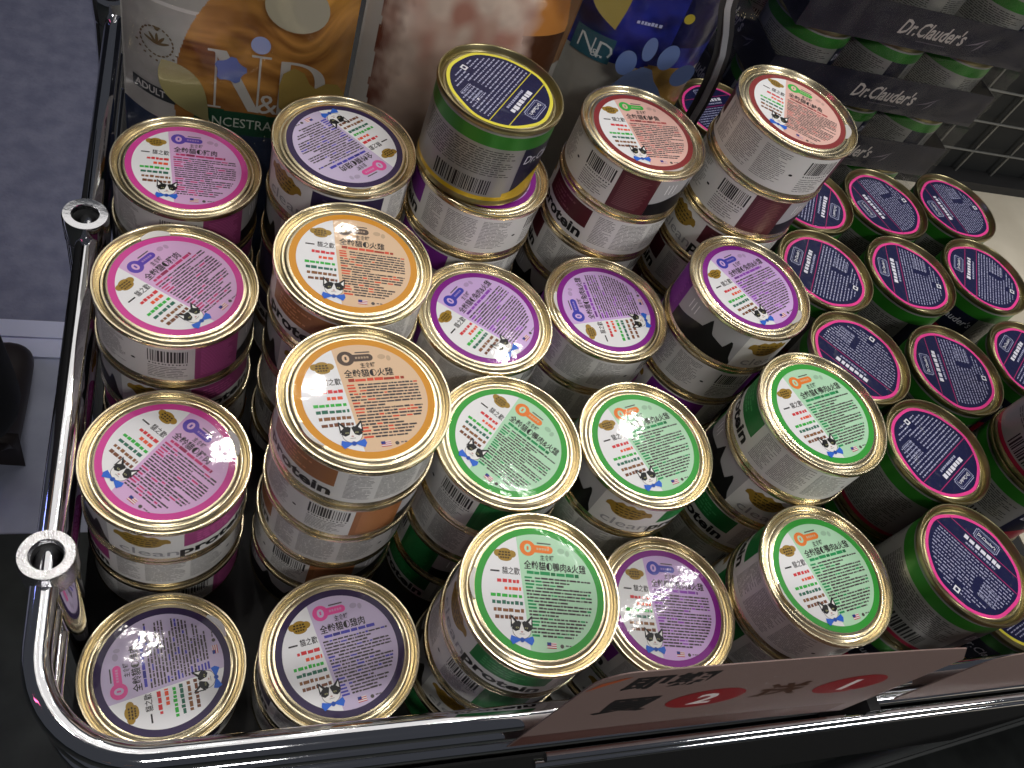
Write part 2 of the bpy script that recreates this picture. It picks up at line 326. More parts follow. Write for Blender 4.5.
HC = 0.03764; RC = 0.0425; RW = 0.0413; CIRC = 2 * PI * RW
def wrap_map(R):
    return lambda x, y, l: ((R + l * LAY) * math.cos(x / R), (R + l * LAY) * math.sin(x / R), y)
def sleeve(kind):
    block = lin(FL[kind][4]); rnd = random.Random(len(kind) * 17 + 3); p = Print(seg=0.0018)
    z0, z1 = 0.0040, HC - 0.0040; U = lambda t: t * CIRC; white = lin('#DEDDDA')
    p.rect(0, z0, CIRC, z1, white, 0)
    # 0.00-0.10 block of flavour colour with fine light lines
    p.rect(U(0), z0, U(0.10), z1, block, 1)
    lt = tuple(min(1, c * 1.8 + 0.05) for c in block); y = z1 - 0.003
    while y > z0 + 0.002: p.rect(U(0.012), y, U(0.088) - rnd.random() * 0.004, y + 0.0004, lt, 2); y -= 0.0013
    # 0.10-0.30 black cat on a grey backdrop
    bgc = lin('#AFAEB0'); p.rect(U(0.10), z0, U(0.30), z1, bgc, 1)
    xs = [U(0.10) + (U(0.30) - U(0.10)) * i / 40 for i in range(41)]; hi = []
    for i in range(41):
        t = i / 40; h = 0.30 + 0.28 * math.exp(-((t - 0.5) / 0.34) ** 2)
        for c in (0.52, 0.86): h = max(h, (0.92 if c < 0.6 else 0.72) - abs(t - c) * 5.2 * (1 if t < c else 0.8))
        if t > 0.9: h = max(0.0, h * (1 - (t - 0.9) * 8))
        hi.append(z0 + (z1 - z0) * min(h, 0.95))
    p.strip(xs, [z0] * 41, hi, lin('#121214'), 2)
    for q in range(3): p.rect(U(0.13 + 0.012 * q), z0 + 0.018, U(0.1325 + 0.012 * q), z0 + 0.026, lin('#F4F4F4'), 3)
    # 0.30-0.43 gold mark above the pale word, 0.43-0.60 coloured panel above the bold word
    xs = [U(0.315) + (U(0.425) - U(0.315)) * i / 22 for i in range(23)]; lo = []; hi = []
    for i in range(23):
        t = (i - 11) / 11; hi.append(z0 + 0.019 + 0.008 * math.sqrt(max(0, 1 - t * t * 0.9)) + 0.0008 * math.cos(t * 14)); lo.append(z0 + 0.019 - 0.006 * math.sqrt(max(0, 1 - (t * 1.35) ** 2)))
    p.strip(xs, lo, hi, lin('#9A7C2C'), 1)
    for k in range(4): p.dashes(U(0.335 + 0.004 * k), U(0.405 - 0.004 * k), z0 + 0.0225 - 0.0026 * k, 0.0012, lin('#443410'), 2, 0.0012, 0.003, 0.0008, rnd=rnd)
    p.text('clean', U(0.325), z0 + 0.0032, 0.0105, lin('#9A9A9C'), 4, 0.0, width=0.030)
    p.rect(U(0.45), z0 + 0.0125, U(0.615), z1 - 0.0015, block, 1)
    for k in range(4): p.dashes(U(0.475), U(0.475) + rnd.uniform(0.014, 0.024), z0 + 0.0235 - 0.0027 * k, 0.0014, lt, 2, 0.0015, 0.004, 0.0007, rnd=rnd)
    p.text('protein', U(0.325) + 0.0305, z0 + 0.0032, 0.0115, lin('#161618'), 4, 0.035, width=0.044)
    # 0.62-0.86 columns of fine print
    for c0, c1 in ((0.635, 0.685), (0.695, 0.775), (0.785, 0.86)):
        y = z1 - 0.003
        while y > z0 + 0.003:
            p.dashes(U(c0), U(c1) - rnd.random() ** 3 * 0.008, y, 0.00048, lin('#6C6A6A'), 1, 0.002, 0.007, 0.0005, rnd=rnd); y -= 0.00125
    # 0.86-0.90 blank with a dark dot, 0.905-0.995 bar code with fine print under it
    p.ell(U(0.878), z0 + 0.014, 0.0013, 0.0008, lin('#151515'), 3, 10)
    x = U(0.908)
    while x < U(0.988):
        wd = rnd.choice((0.0003, 0.0005, 0.0008, 0.0011)); p.rect(x, z0 + 0.0165, x + wd, z1 - 0.003, lin('#1C1C1E'), 1); x += wd + rnd.choice((0.0004, 0.0006, 0.0009))
    p.dashes(U(0.91), U(0.99), z0 + 0.0143, 0.0012, lin('#3A3A3C'), 1, 0.0006, 0.001, 0.0008, rnd=rnd)
    for k in range(7): p.dashes(U(0.908), U(0.99) - rnd.random() * 0.008, z0 + 0.0122 - 0.0016 * k, 0.0006, lin('#6A6868'), 1, 0.002, 0.006, 0.0006, rnd=rnd)
    return p.to(wrap_map(RW)).mesh('paper_sleeve', PRINT_WRAP)

def can_body(R, H):
    k = R / 0.0425; m = MB()
    m.lathe([(0, 0.0022), (0.0385 * k, 0.0022), (0.0395 * k, 0.0), (0.0412 * k, 0.0), (0.0418 * k, 0.0007), (0.0418 * k, 0.0024), (0.0412 * k, 0.0034), (0.0411 * k, 0.0042), (0.0411 * k, H - 0.0042), (0.0413 * k, H - 0.0034), (0.0420 * k, H - 0.0029)], 64)
    return m
def can_lid(R, H, deep=0.0):
    k = R / 0.0425; d = deep
    pr = [(0.0420, -0.0032), (0.0427, -0.0027), (0.04275, -0.0008), (0.0423, 0.0), (0.0415, 0.0), (0.0411, -0.0004), (0.0407, -0.0022 - d), (0.0400, -0.0031 - d), (0.0392, -0.0029 - d), (0.0384, -0.0021 - d), (0.0374, -0.0019 - d), (0.0368, -0.0021 - d), (0.0362, -0.0016 - d), (0.0350, -0.0014 - d), (0.0, -0.0014 - d)]
    m = MB(); m.lathe([(r * k, H + z) for r, z in pr], 72); return m
ME = {}
ME['body'] = can_body(RC, HC).mesh('can_body', GOLD, True); ME['lid'] = can_lid(RC, HC).mesh('lid', GOLD, True)
m = MB()
_pts = [(0.0345 * math.cos(a), 0.0345 * math.sin(a), 0.0002) for a in [math.radians(-13 + 26 * i / 8) for i in range(9)]]
_out = [((0.0358 + 0.0016 * math.sin(PI * i / 8)) * math.cos(a), (0.0358 + 0.0016 * math.sin(PI * i / 8)) * math.sin(a), 0.0011 + 0.0008 * math.sin(PI * i / 8)) for i, a in enumerate([math.radians(-13 + 26 * i / 8) for i in range(9)])]
m.add(_pts + _out, [(i, i + 1, i + 10, i + 9) for i in range(8)]); ME['tab'] = m.mesh('peel_tab', TAB, True)
for k in FL:
    ME['lab_' + k] = lid_print(k); ME['slv_' + k] = sleeve(k)

# the other make: taller navy-lidded cans
R2, H2 = 0.0375, 0.0585
def navy_lid(ringc, nm, sd=0.0):
    rnd = random.Random(int(sd * 7)); p = Print(); ring = lin(ringc); navy = lin('#1B1E46'); wh = lin('#A6A8C6')
    wv = lambda r, a: r * (1 + 0.016 * math.sin(3 * a + sd) + 0.012 * math.sin(5 * a + 2.3 * sd) + 0.006 * math.sin(9 * a + sd * 5)) - 0.02
    for r, c, l in ((1, ring, 0), (0.938, navy, 1)): p.poly([(wv(r, a) * math.cos(a), wv(r, a) * math.sin(a)) for a in [2 * PI * i / 72 for i in range(72)]], c, l)
    for wdt, hgt, c, l in ((0.27, 0.125, '#A8ACCC', 2), (0.255, 0.11, '#20244E', 3), (0.235, 0.09, '#A8ACCC', 4), (0.228, 0.083, '#20244E', 5)):
        p.rect(-wdt, 0.70 - hgt + 0.03, wdt, 0.70 + hgt - 0.03, lin(c), l); p.rect(-wdt + 0.03, 0.70 - hgt, wdt - 0.03, 0.70 + hgt, lin(c), l)
    p.text("Dr.Clauder's", 0, 0.665, 0.10, lin('#EEEEF6'), 6, 0.015, True, width=0.40)
    for y in (0.52, 0.20):
        x = math.sqrt(0.93 ** 2 - y * y); p.rect(-x, y, x, y + 0.018, tuple(c * (0.75 if nm == 'y' else 0.45) for c in ring), 2)
    p.dashes(-0.38, 0.42, 0.375, 0.10, lin('#E6E6F2'), 2, 0.06, 0.11, 0.022, rnd=rnd)
    p.dashes(-0.3, 0.36, 0.28, 0.05, wh, 2, 0.03, 0.06, 0.014, rnd=rnd)
    y = 0.13
    while y > -0.80:
        lim = math.sqrt(0.84 ** 2 - y * y)
        if y > -0.10: segs = [(-lim, lim)]
        elif y > -0.50: segs = [(-lim, 0.16), (0.30, lim)]
        else: segs = [(-lim, -0.12), (0.06, lim)] if y < -0.62 else [(-lim, lim * 0.4)]
        for a, c in segs: p.dashes(a, c, y, 0.029, wh, 2, 0.03, 0.10, 0.018, rnd=rnd)
        y -= 0.076
    for k in range(6): p.rect(0.32, -0.50 + 0.06 * k, 0.64, -0.492 + 0.06 * k, wh, 3)
    for x in (0.32, 0.48, 0.635): p.rect(x, -0.50, x + 0.008, -0.19, wh, 3)
    p.rect(-0.08, -0.82, 0.04, -0.70, lin('#E4E4EC'), 3); p.ell(-0.02, -0.76, 0.035, 0.035, navy, 4, 10)
    return p.to(lambda x, y, l: (x * 0.0325, y * 0.0325, l * LAY)).mesh('lid_label', PRINT_FILM)
for _k in range(4): ME['lab_navypink%d' % _k] = navy_lid('#F0489A', 'p', _k * 1.7)
ME['lab_navyyellow'] = navy_lid('#EDE24E', 'y', 0.4)
def tin_sleeve(variant):
    rnd = random.Random(11 + len(variant)); p = Print(seg=0.0017); R = R2 * 0.0413 / 0.0425; CI = 2 * PI * R; U = lambda t: t * CI
    z0, z1 = 0.0042, H2 - 0.0042; grey = lin('#8E8E8A'); green = lin('#2C7A22'); low = lin('#A01C3C') if variant == 'pink' else lin('#C8A81E')
    p.rect(0, z0, CI, z1, grey, 0)
    p.rect(0, z1 - 0.0105, CI, z1 - 0.0015, green, 1)
    p.rect(0, z0, CI, z0 + 0.003, low, 1)
    for c0, c1 in ((0.02, 0.30), (0.52, 0.70), (0.80, 0.97)):
        y = z1 - 0.0135
        while y > z0 + (0.0045 if c0 != 0.02 else 0.018):
            p.dashes(U(c0), U(c1) - rnd.random() ** 2 * 0.01, y, 0.0007, lin('#3A3A38'), 1, 0.002, 0.006, 0.0007, rnd=rnd); y -= 0.0016
    x = U(0.10)
    while x < U(0.26):
        wd = rnd.choice((0.0004, 0.0007, 0.001, 0.0014)); p.rect(x, z0 + 0.0045, x + wd, z0 + 0.0155, lin('#161618'), 1); x += wd + rnd.choice((0.0005, 0.0008, 0.0012))
    p.rect(U(0.32), z0 + 0.003, U(0.50), z1 - 0.0105, lin('#181B34'), 1)
    xs = [U(0.30 + 0.22 * i / 20) for i in range(21)]
    p.strip(xs, [z0 + 0.003] * 21, [z0 + 0.006 + 0.012 * max(0, math.sin(PI * i / 20)) ** 2 for i in range(21)], low, 2)
    p.text("Dr.Clauder's", U(0.33), z1 - 0.022, 0.0085, lin('#D8D8E4'), 4, 0.01, width=0.038, shear=0.2)
    p.rect(U(0.71), z0 + 0.003, U(0.785), z1 - 0.0105, lin('#15182C'), 1); p.rect(U(0.71), z0 + 0.010, U(0.785), z0 + 0.013, lin('#A01C3C'), 2)
    return p.to(wrap_map(R)).mesh('printed_sleeve', PRINT_TIN)
ME['body2'] = can_body(R2, H2).mesh('can_body', GOLD_DARK, True); ME['lid2'] = can_lid(R2, H2, 0.0012).mesh('lid', GOLD_DARK, True)
ME['slv2_pink'] = tin_sleeve('pink'); ME['slv2_yellow'] = tin_sleeve('yellow')

CAMXY = (0.0092, -0.1351)
def facing(x, y): return math.atan2(CAMXY[1] - y, CAMXY[0] - x)
def food_can(x, y, z, kind, face, label, group, lid_angle=None, tab=None):
    """face = share of the sleeve's circumference that looks towards the viewer"""
    t = empty('pet_food_can', (x, y, z)); tag(t, label, 'food can', group)
    inst('can_body', ME['body'], t); inst('lid', ME['lid'], t)
    s = inst('paper_sleeve', ME['slv_' + kind], t); s.rotation_euler.z = facing(x, y) - 2 * PI * face
    if lid_angle is not None:
        l = inst('lid_label', ME['lab_' + kind], t); l.location.z = HC - 0.00135; l.rotation_euler.z = math.radians(lid_angle)
        if tab is not None:
            q = inst('peel_tab', ME['tab'], l); q.rotation_euler.z = math.radians(tab)
    return t
def navy_can(x, y, z, variant, face, label, group, lid_angle=None, rot=None):
    t = empty('pet_food_can', (x, y, z)); tag(t, label, 'food can', group)
    if rot: t.rotation_euler = rot
    inst('can_body', ME['body2'], t); inst('lid', ME['lid2'], t)
    s = inst('printed_sleeve', ME['slv2_' + variant], t); s.rotation_euler.z = facing(x, y) - 2 * PI * face
    if lid_angle is not None:
        l = inst('lid_label', ME['lab_navyyellow' if variant == 'yellow' else 'lab_navypink%d' % (int(x * 1000) % 4)], t); l.location.z = H2 - 0.0025; l.rotation_euler.z = math.radians(lid_angle)
    return t

# ------------------------------------------------------------------ stacks of white cans: x, y, count, kind, lid print angle, tab, sleeve facings from the top
ST = [
 (-0.0012, 0.0089, 1, 'violet', 100, 300, (.5,), 'low dark-purple-lidded can tucked into the curved corner of the chrome rail', 'corner can'),
 (0.0873, 0.0008, 2, 'violet', 11, None, (.7, .9), 'dark-purple-lidded can right of the corner can, behind the front rail', 'front dark purple can'),
 (0.1751, 0.0012, 4, 'green', 352, 178, (.47, .95, .35, .1), 'green-lidded can at the front above the left end of the sign card', 'front left green can'),
 (0.2667, 0.0014, 3, 'purple', 352, None, (.6, .3, .7), 'purple-lidded can half hidden between two front green cans', 'front purple can'),
 (0.3521, 0.0025, 4, 'green', 10, 190, (.74, .6, .2, .9), 'green-lidded can at the front right, beside the navy-lidded cans', 'front right green can'),
 (-0.0028, 0.0958, 3, 'pink', 317, 60, (.42, .74, .9), 'pink-lidded can by the left rail, nearest of the three pink ones', 'nearest pink can'),
 (0.0876, 0.0901, 5, 'orange', 7, 212, (.62, .95, .74, .0, .3), 'nearer of the two orange-lidded cans, on top of a tall stack', 'nearer orange can'),
 (0.1733, 0.0875, 4, 'green', 316, None, (.985, .75, .1, .6), 'green-lidded can in the second row, left one, right of the nearer orange can', 'second row left green can'),
 (0.2587, 0.0865, 4, 'green', 16, None, (.3, .7, .5, .2), 'green-lidded can in the middle of the second row, black cat on its side', 'second row middle green can'),
 (0.3591, 0.0877, 5, 'green', 16, None, (.68, .3, .55, .8, .1), 'green-lidded can at the right end of the second row, highest of the greens', 'second row right green can'),
 (-0.0011, 0.183, 4, 'pink', 51, 60, (.965, .42, .7, .2), 'pink-lidded can by the left rail, middle of the three pink ones', 'middle pink can'),
 (0.0878, 0.1755, 5, 'orange', 356, None, (.62, .42, .9, .1, .3), 'farther of the two orange-lidded cans, second column from the left rail', 'farther orange can'),
 (0.1731, 0.1735, 4, 'purple', 49, None, (.75, .3, .6, .9), 'purple-lidded can right of the farther orange can, left one of its row', 'third row left purple can'),
 (0.2575, 0.1867, 4, 'purple', 96, 80, (.73, .72, .5, .1), 'purple-lidded can in the middle of the third row, cat print on its right', 'third row middle purple can'),
 (0.3428, 0.182, 5, 'purple', 27, 290, (.22, .82, .5, .7, .9), 'purple-lidded can at the right end of the third row, black cat on its side', 'third row right purple can'),
 (0.0014, 0.273, 4, 'pink', 0, None, (.965, .4, .7, .2), 'pink-lidded can by the left rail, farthest of the three pink ones', 'farthest pink can'),
 (0.0888, 0.2661, 5, 'violet', 220, 60, (.5, .42, .2, .7, .9), 'dark-purple-lidded can in the back row, its lid print upside down', 'back dark purple can'),
 (0.1744, 0.2614, 5, 'purple', 30, None, (.74, .62, .3, .9, .1), 'purple-lidded can carrying the tall green-banded can with the yellow-ringed lid', 'purple can under the tall navy-lidded can'),
 (0.2716, 0.2709, 6, 'maroon', 5, 285, (.0, .63, .74, .3, .9, .5), 'left one of the two maroon-lidded cans in the back row', 'left maroon can'),
 (0.3619, 0.2652, 7, 'maroon', 331, 5, (.80, .96, .47, .7, .2, .9, .5), 'right one of the two maroon-lidded cans, on top of the highest stack', 'right maroon can'),
]
ORD = ['', 'first', 'second', 'third', 'fourth', 'fifth', 'sixth', 'seventh']
CN = {'pink': 'pink', 'violet': 'dark purple', 'orange': 'orange', 'purple': 'purple', 'green': 'green', 'maroon': 'maroon'}
rs = random.Random(5)
for x, y, n, kind, ang, tab, faces, lab, short in ST:
    for k in range(n):                       # k = 0 is the top can
        top = k == 0
        dx, dy = (0, 0) if top else (rs.uniform(-.0006, .0006), rs.uniform(-.0006, .0006))
        food_can(x + dx, y + dy, (n - 1 - k) * HC, kind, faces[k],
                 lab if top else '%s can from the top under the %s' % (ORD[k + 1], short),
                 'white sleeved cans stacked in the cart', (ang if top else (30 if short.startswith('purple can under') else None)) if top else None, tab if top else None)

# ------------------------------------------------------------------ navy-lidded cans
navy_can(0.1679, 0.2635, 5 * HC, 'yellow', .20, 'tall can with green band and yellow-ringed navy lid, standing on a purple-lidded can', 'green-banded cans', 235)
NV = [
 (0.4421, 0.2883, 241, .5, 'left in the back row, behind the highest maroon stack', 'back left'),
 (0.5176, 0.2925, 110, .6, 'middle of the back row, before the wrapped trays', 'back middle'),
 (0.5941, 0.2994, 100, .8, 'right end of the back row, beside the cream board', 'back right'),
 (0.4257, 0.2147, 58, .9, 'left in the second row from the back', 'second row left'),
 (0.5048, 0.218, 73, .6, 'middle of the second row from the back', 'second row middle'),
 (0.5822, 0.2247, 60, .4, 'right end of the second row from the back', 'second row right'),
 (0.4207, 0.1395, 133, .2, 'left in the third row, behind the right green lid', 'third row left'),
 (0.4996, 0.1331, 79, .6, 'middle of the third row, near the right edge', 'third row middle'),
 (0.5796, 0.1425, 40, .3, 'right end of the third row, cut by the frame', 'third row right'),
 (0.4488, 0.0694, 212, .88, 'second from the front, with a bright glint', 'second from front'),
 (0.3920, 0.3750, 20, .5, 'alone behind the highest maroon stack, beside the zipper', 'hindmost'),
 (0.4359, -0.0051, 306, .15, 'nearest to the front card, logo at its far edge', 'front'),
]
for x, y, ang, face, lab, short in NV:
    for k in range(3):
        navy_can(x, y, (2 - k) * H2, 'pink', face if k == 0 else rs.random(),
                 ('pink-ringed navy-lidded can, ' + lab) if k == 0 else 'green-banded can, %s from the top in the %s navy-lidded stack' % (ORD[k + 1], short),
                 'green-banded cans', ang if k == 0 else None)
for k in range(2):
    navy_can(0.525, -0.0095, (1 - k) * H2, 'yellow', .3, 'yellow-ringed navy-lidded can low at the front right corner' if k == 0 else 'green-banded can under the low yellow-ringed can', 'green-banded cans', 20 if k == 0 else None)
for k in range(4):
    navy_can(0.535, 0.066, (3 - k) * H2, 'pink', (.18, .2, .5, .7)[k], '%s can from the top of the tall green-banded stack cut by the right edge' % ORD[k + 1], 'green-banded cans', 40 if k == 0 else None)

# ------------------------------------------------------------------ shrink-wrapped trays of the same cans
TX0, TX1, TY0, TY1, TP = 0.430, 0.6585, 0.402, 0.5545, 0.0605
NT = 6
me_tray = {}
m = MB(); m.box((0, 0, 0), (TX1 - TX0, TY1 - TY0, 0.0008)); me_tray['bottom_sheet'] = m.mesh('bottom_sheet', TRAYM)
LX_, LY_ = TX1 - TX0, TY1 - TY0
m = MB(); m.box((-0.0012, -0.0012, 0), (LX_ + 0.0012, -0.0002, 0.033)); me_tray['front_panel'] = m.mesh('front_panel', TRAYM)
m = MB(); m.box((-0.0012, -0.0002, 0), (-0.0002, LY_ + 0.0002, 0.033)); me_tray['side_panel'] = m.mesh('side_panel', TRAYM)
m = MB(); m.box((LX_ + 0.0002, -0.0002, 0), (LX_ + 0.0012, LY_ + 0.0002, 0.033)); me_tray['side_panel_r'] = m.mesh('side_panel', TRAYM)
m = MB(); m.box((-0.0012, LY_ + 0.0002, 0), (LX_ + 0.0012, LY_ + 0.0012, 0.033)); me_tray['back_panel'] = m.mesh('back_panel', TRAYM)
def leaf_sprig(p, x, y, s, col, lay):
    p.poly([(x, y), (x + 1.0 * s, y + 0.25 * s), (x + 1.9 * s, y + 0.9 * s), (x + 0.9 * s, y + 0.38 * s)], col, lay)
    p.poly([(x + 0.9 * s, y - 0.35 * s), (x + 1.4 * s, y + 0.1 * s), (x + 1.65 * s, y + 0.75 * s), (x + 1.25 * s, y + 0.15 * s)], col, lay)
p = Print(); lt = lin('#BEB6B0')
p.text("Dr.Clauder's", 0, 0, 0.0175, lt, 0, 0.02, width=0.066, shear=0.25); leaf_sprig(p, 0.069, 0.001, 0.011, lin('#77707A'), 0); p.rect(0.022, -0.0042, 0.052, -0.0034, lin('#55505C'), 0)
me_tray['front_lettering'] = p.to(lambda x, y, l: (LX_ * 0.385 + x, -0.0014, 0.011 + y)).mesh('front_lettering', PRINT_CARD)
me_tray['side_lettering'] = p.to(lambda x, y, l: (-0.0014, LY_ * 0.80 - x, 0.011 + y)).mesh('side_lettering', PRINT_CARD)
def film_mesh(seed):
    rnd = random.Random(seed); m = MB(); nx, nz = 46, 10; path = []
    for i in range(16): path.append((-0.003, LY_ * (1 - i / 16)))
    for i in range(31): path.append((-0.003 + (LX_ + 0.006) * i / 30, -0.003))
    for i in range(1, 5): path.append((LX_ + 0.003, LY_ * i / 4))
    for j in range(nz + 1):
        for i, (a, c) in enumerate(path):
            q = rnd.uniform(-0.0011, 0.0011) if 0 < j < nz else 0
            dx, dy = (q, 0) if i < 16 or i > 46 else (0, q)
            m.v.append((a + dx, c + dy, 0.001 + 0.058 * j / nz))
    n = len(path)
    for j in range(nz):
        for i in range(n - 1): m.f.append((j * n + i, j * n + i + 1, (j + 1) * n + i + 1, (j + 1) * n + i)); m.c.append((1, 1, 1))
    return m.mesh('shrink_film', FILM, True)
films = [film_mesh(3), film_mesh(8)]
for t in range(NT):
    z = t * TP; lev = ORD[NT - t]
    tr = empty('can_tray', (TX0, TY0, z)); tag(tr, 'navy cardboard can tray under clear film, %s from the top of the tray pile' % lev, 'tray', 'wrapped trays in a pile')
    for k in ('bottom_sheet', 'front_panel', 'side_panel', 'back_panel'): inst(k, me_tray[k], tr)
    inst('side_panel', me_tray['side_panel_r'], tr)
    inst('lettering', me_tray['front_lettering'], tr); inst('lettering', me_tray['side_lettering'], tr); inst('shrink_film', films[t % 2], tr)
    for i in range(3):
        for j in range(2):
            navy_can(TX0 + 0.0385 + i * 0.0757, TY0 + 0.0382 + j * 0.0757, z + 0.0009, 'pink', (0.15, 0.62, 0.9)[(i + t) % 3],
                     'wrapped can, %s %s place in the tray %s from the top' % (('front', 'back')[j], ('left', 'middle', 'right')[i], lev), 'cans in the wrapped trays', None)

# ------------------------------------------------------------------ cream board with a black wire grid stand behind it, right of the trays
tb = empty('side_table', (1.25, 0.45, FZ)); tag(tb, 'cream topped table beside the cart at the right', 'table')
m = MB(); m.box((-0.53, -0.9, 0.715), (0.9, 0.62, 0.74)); m.build('table_top', CREAM, tb)
for x in (-0.5, 0.86):
    for y in (-0.86, 0.58):
        m = MB(); m.box((x - .02, y - .02, 0), (x + .02, y + .02, 0.715)); m.build('leg', BLACK, tb)
gs = empty('wire_grid_basket', (0.95, 0.575, -0.01)); tag(gs, 'black box behind a grey wire grid on the cream table', 'basket')
WIRE = mat('grey_wire', lin('#7E7E7A'), 0.45, 0.6)
m = MB(); m.box((-0.22, 0.006, 0), (0.5, 0.25, 0.26)); m.build('box_body', mat('dark_box', lin('#0C0F10'), 0.7), gs)
for i in range(13):
    x = -0.22 + 0.06 * i; m = MB(); m.tube([(x, 0, 0.004), (x, 0, 0.255)], 0.0017, 8); m.build('wire', WIRE, gs, True)
for k in range(7):
    z = 0.004 + 0.042 * k; m = MB(); m.tube([(-0.222, -0.003, z), (0.502, -0.003, z)], 0.0014, 8); m.build('wire', WIRE, gs, True)
m = MB(); m.box((-0.225, -0.02, 0), (0.505, 0.004, 0.012)); m.build('base_bar', BLACK, gs)
m = MB(); m.box((-0.22, -0.004, 0.262), (0.5, 0.02, 0.30), lin('#9A9894')); m.box((-0.20, -0.0045, 0.268), (-0.12, -0.0038, 0.29), lin('#3E5E8C')); m.build('name_strip', PRINT_CARD, gs)

# ------------------------------------------------------------------ kibble bags standing behind the cans
def noise2(x, y, s=0):
    def h(i, j): return (math.sin(i * 127.1 + j * 311.7 + s * 74.7) * 43758.5453) % 1.0
    i, j = math.floor(x), math.floor(y); a, b_ = x - i, y - j; a = a * a * (3 - 2 * a); b_ = b_ * b_ * (3 - 2 * b_)
    return (h(i, j) * (1 - a) + h(i + 1, j) * a) * (1 - b_) + (h(i, j + 1) * (1 - a) + h(i + 1, j + 1) * a) * b_
def fbm(x, y, s=0): return 0.5 * noise2(x, y, s) + 0.3 * noise2(x * 2.1, y * 2.1, s + 1) + 0.2 * noise2(x * 4.3, y * 4.3, s + 2)
def mixc(a, b_, t): t = min(1, max(0, t)); return tuple(p_ + (q_ - p_) * t for p_, q_ in zip(a, b_))
def bag(name, x0, x1, y0, depth, hgt, colf, label, fine=(0.10, 0.30), cell=0.0014, lean=0.06):
    """pillow bag; colf(x, h) gives the printed colour of the front"""
    t = empty(name, ((x0 + x1) / 2, y0 + depth / 2, 0)); tag(t, label, 'food bag', 'kibble bags behind the cans')
    ox, oy = t.location.x, t.location.y
    def prof(x, h):
        u = (x - x0) / (x1 - x0) * 2 - 1; v = min(1, max(0, (hgt - h) / hgt)) ** 0.5
        return max(0.0008, (depth / 2) * (1 - abs(u) ** 3.5) * min(1, v * 1.25))
    wr = lambda x, h: 0.0012 * (fbm(x * 40, h * 40, 5) - 0.5)
    S = lambda x, h: y0 + depth / 2 - prof(x, h) + lean * h * 0.25 + wr(x, h)
    hs = [hgt * 0.0 + fine[0] * i / 8 for i in range(8)]; n = int((fine[1] - fine[0]) / cell); hs += [fine[0] + (fine[1] - fine[0]) * i / n for i in range(n)]
    hs += [fine[1] + (hgt - fine[1]) * i / 8 for i in range(9)]
    nx = int((x1 - x0) / cell); xs = [x0 + (x1 - x0) * i / nx for i in range(nx + 1)]
    m = MB(); W = nx + 1
    for h in hs:
        for x in xs: m.v.append((x - ox, S(x, h) - oy, h))
    for j in range(len(hs) - 1):
        for i in range(nx): m.f.append((j * W + i, j * W + i + 1, (j + 1) * W + i + 1, (j + 1) * W + i)); m.c.append(colf((xs[i] + xs[i + 1]) / 2, (hs[j] + hs[j + 1]) / 2))
    m.build('front_film', PRINT_BAG, t, True)
    m = MB(); bx = [x0 + (x1 - x0) * i / 14 for i in range(15)]; bh = [hgt * i / 14 for i in range(15)]
    for h in bh:
        for x in bx: m.v.append((x - ox, y0 + depth / 2 + prof(x, h) + lean * h * 0.25 - oy, h))
    for j in range(14):
        for i in range(14): m.f.append((j * 15 + i + 1, j * 15 + i, (j + 1) * 15 + i, (j + 1) * 15 + i + 1)); m.c.append(colf(x0, hgt))
    n0 = len(m.v)                                     # bottom and side strips close the bag
    m.add([(x0 - ox, S(x0, h) - oy, h) for h in bh] + [(x0 - ox, y0 + depth / 2 + prof(x0, h) + lean * h * 0.25 - oy, h) for h in bh], [(i, i + 1, 16 + i, 15 + i) for i in range(14)], colf(x0, hgt))
    m.add([(x1 - ox, S(x1, h) - oy, h) for h in bh] + [(x1 - ox, y0 + depth / 2 + prof(x1, h) + lean * h * 0.25 - oy, h) for h in bh], [(i + 1, i, 15 + i, 16 + i) for i in range(14)], colf(x1, hgt))
    m.add([(x - ox, S(x, 0) - oy, 0) for x in bx] + [(x - ox, y0 + depth / 2 + prof(x, 0) - oy, 0) for x in bx], [(i, 15 + i, 16 + i, i + 1) for i in range(14)], colf(x0, hgt))
    m.build('back_film', PRINT_BAG, t, True)
    def put(pr, nm, off=0.0012):
        pr.to(lambda x, h, l: (x - ox, S(x, h) - oy - off - l * 0.0001, h)).build(nm, PRINT_BAG, t)
    return t, put

silver = lin('#C2C1BC')
def col1(x, h):
    c = mixc(silver, lin('#97968F'), fbm(x * 30, h * 60, 2) * 0.7)
    if abs(h - 0.2015) < 0.0012: c = lin('#D6D4D0')
    # wooden oval picture
    ex, eh = (x - 0.062) / 0.071, (h - 0.145) / 0.098
    if ex * ex + eh * eh < 1:
        g = fbm(x * 26, h * 90 + 3 * noise2(x * 30, h * 20, 9), 4)
        c = mixc(lin('#6E3E1C'), lin('#D49A50'), g * 1.6 - 0.25)
        if h > 0.205: c = mixc(c, lin('#D09A3C'), (h - 0.205) * 30)
        if 0.128 < h < 0.1395: pass
    if h < 0.139 - (x - 0.004) * 0.03 and x > 0.003 and ex * ex + eh * eh < 1.15: c = lin('#1C4A34')
    if h < 0.120: c = mixc(lin('#26324C'), lin('#3C4660'), fbm(x * 60, h * 60, 6))
    return c
b1, put1 = bag('kibble_bag', -0.040, 0.1005, 0.338, 0.055, 0.36, col1, 'silver kibble bag with a wood-brown oval picture beside the left rail', fine=(0.11, 0.26), cell=0.0008)
p = Print(seg=0.0015); p.rect(-0.0340, 0.1355, -0.008, 0.1438, lin('#33383C'), 0); p.text('ADULT', -0.0325, 0.1377, 0.0068, lin('#D6D4D0'), 1, 0.02, width=0.0185)
put1(p, 'age_banner')
p = Print(); br = lin('#6E5C40')
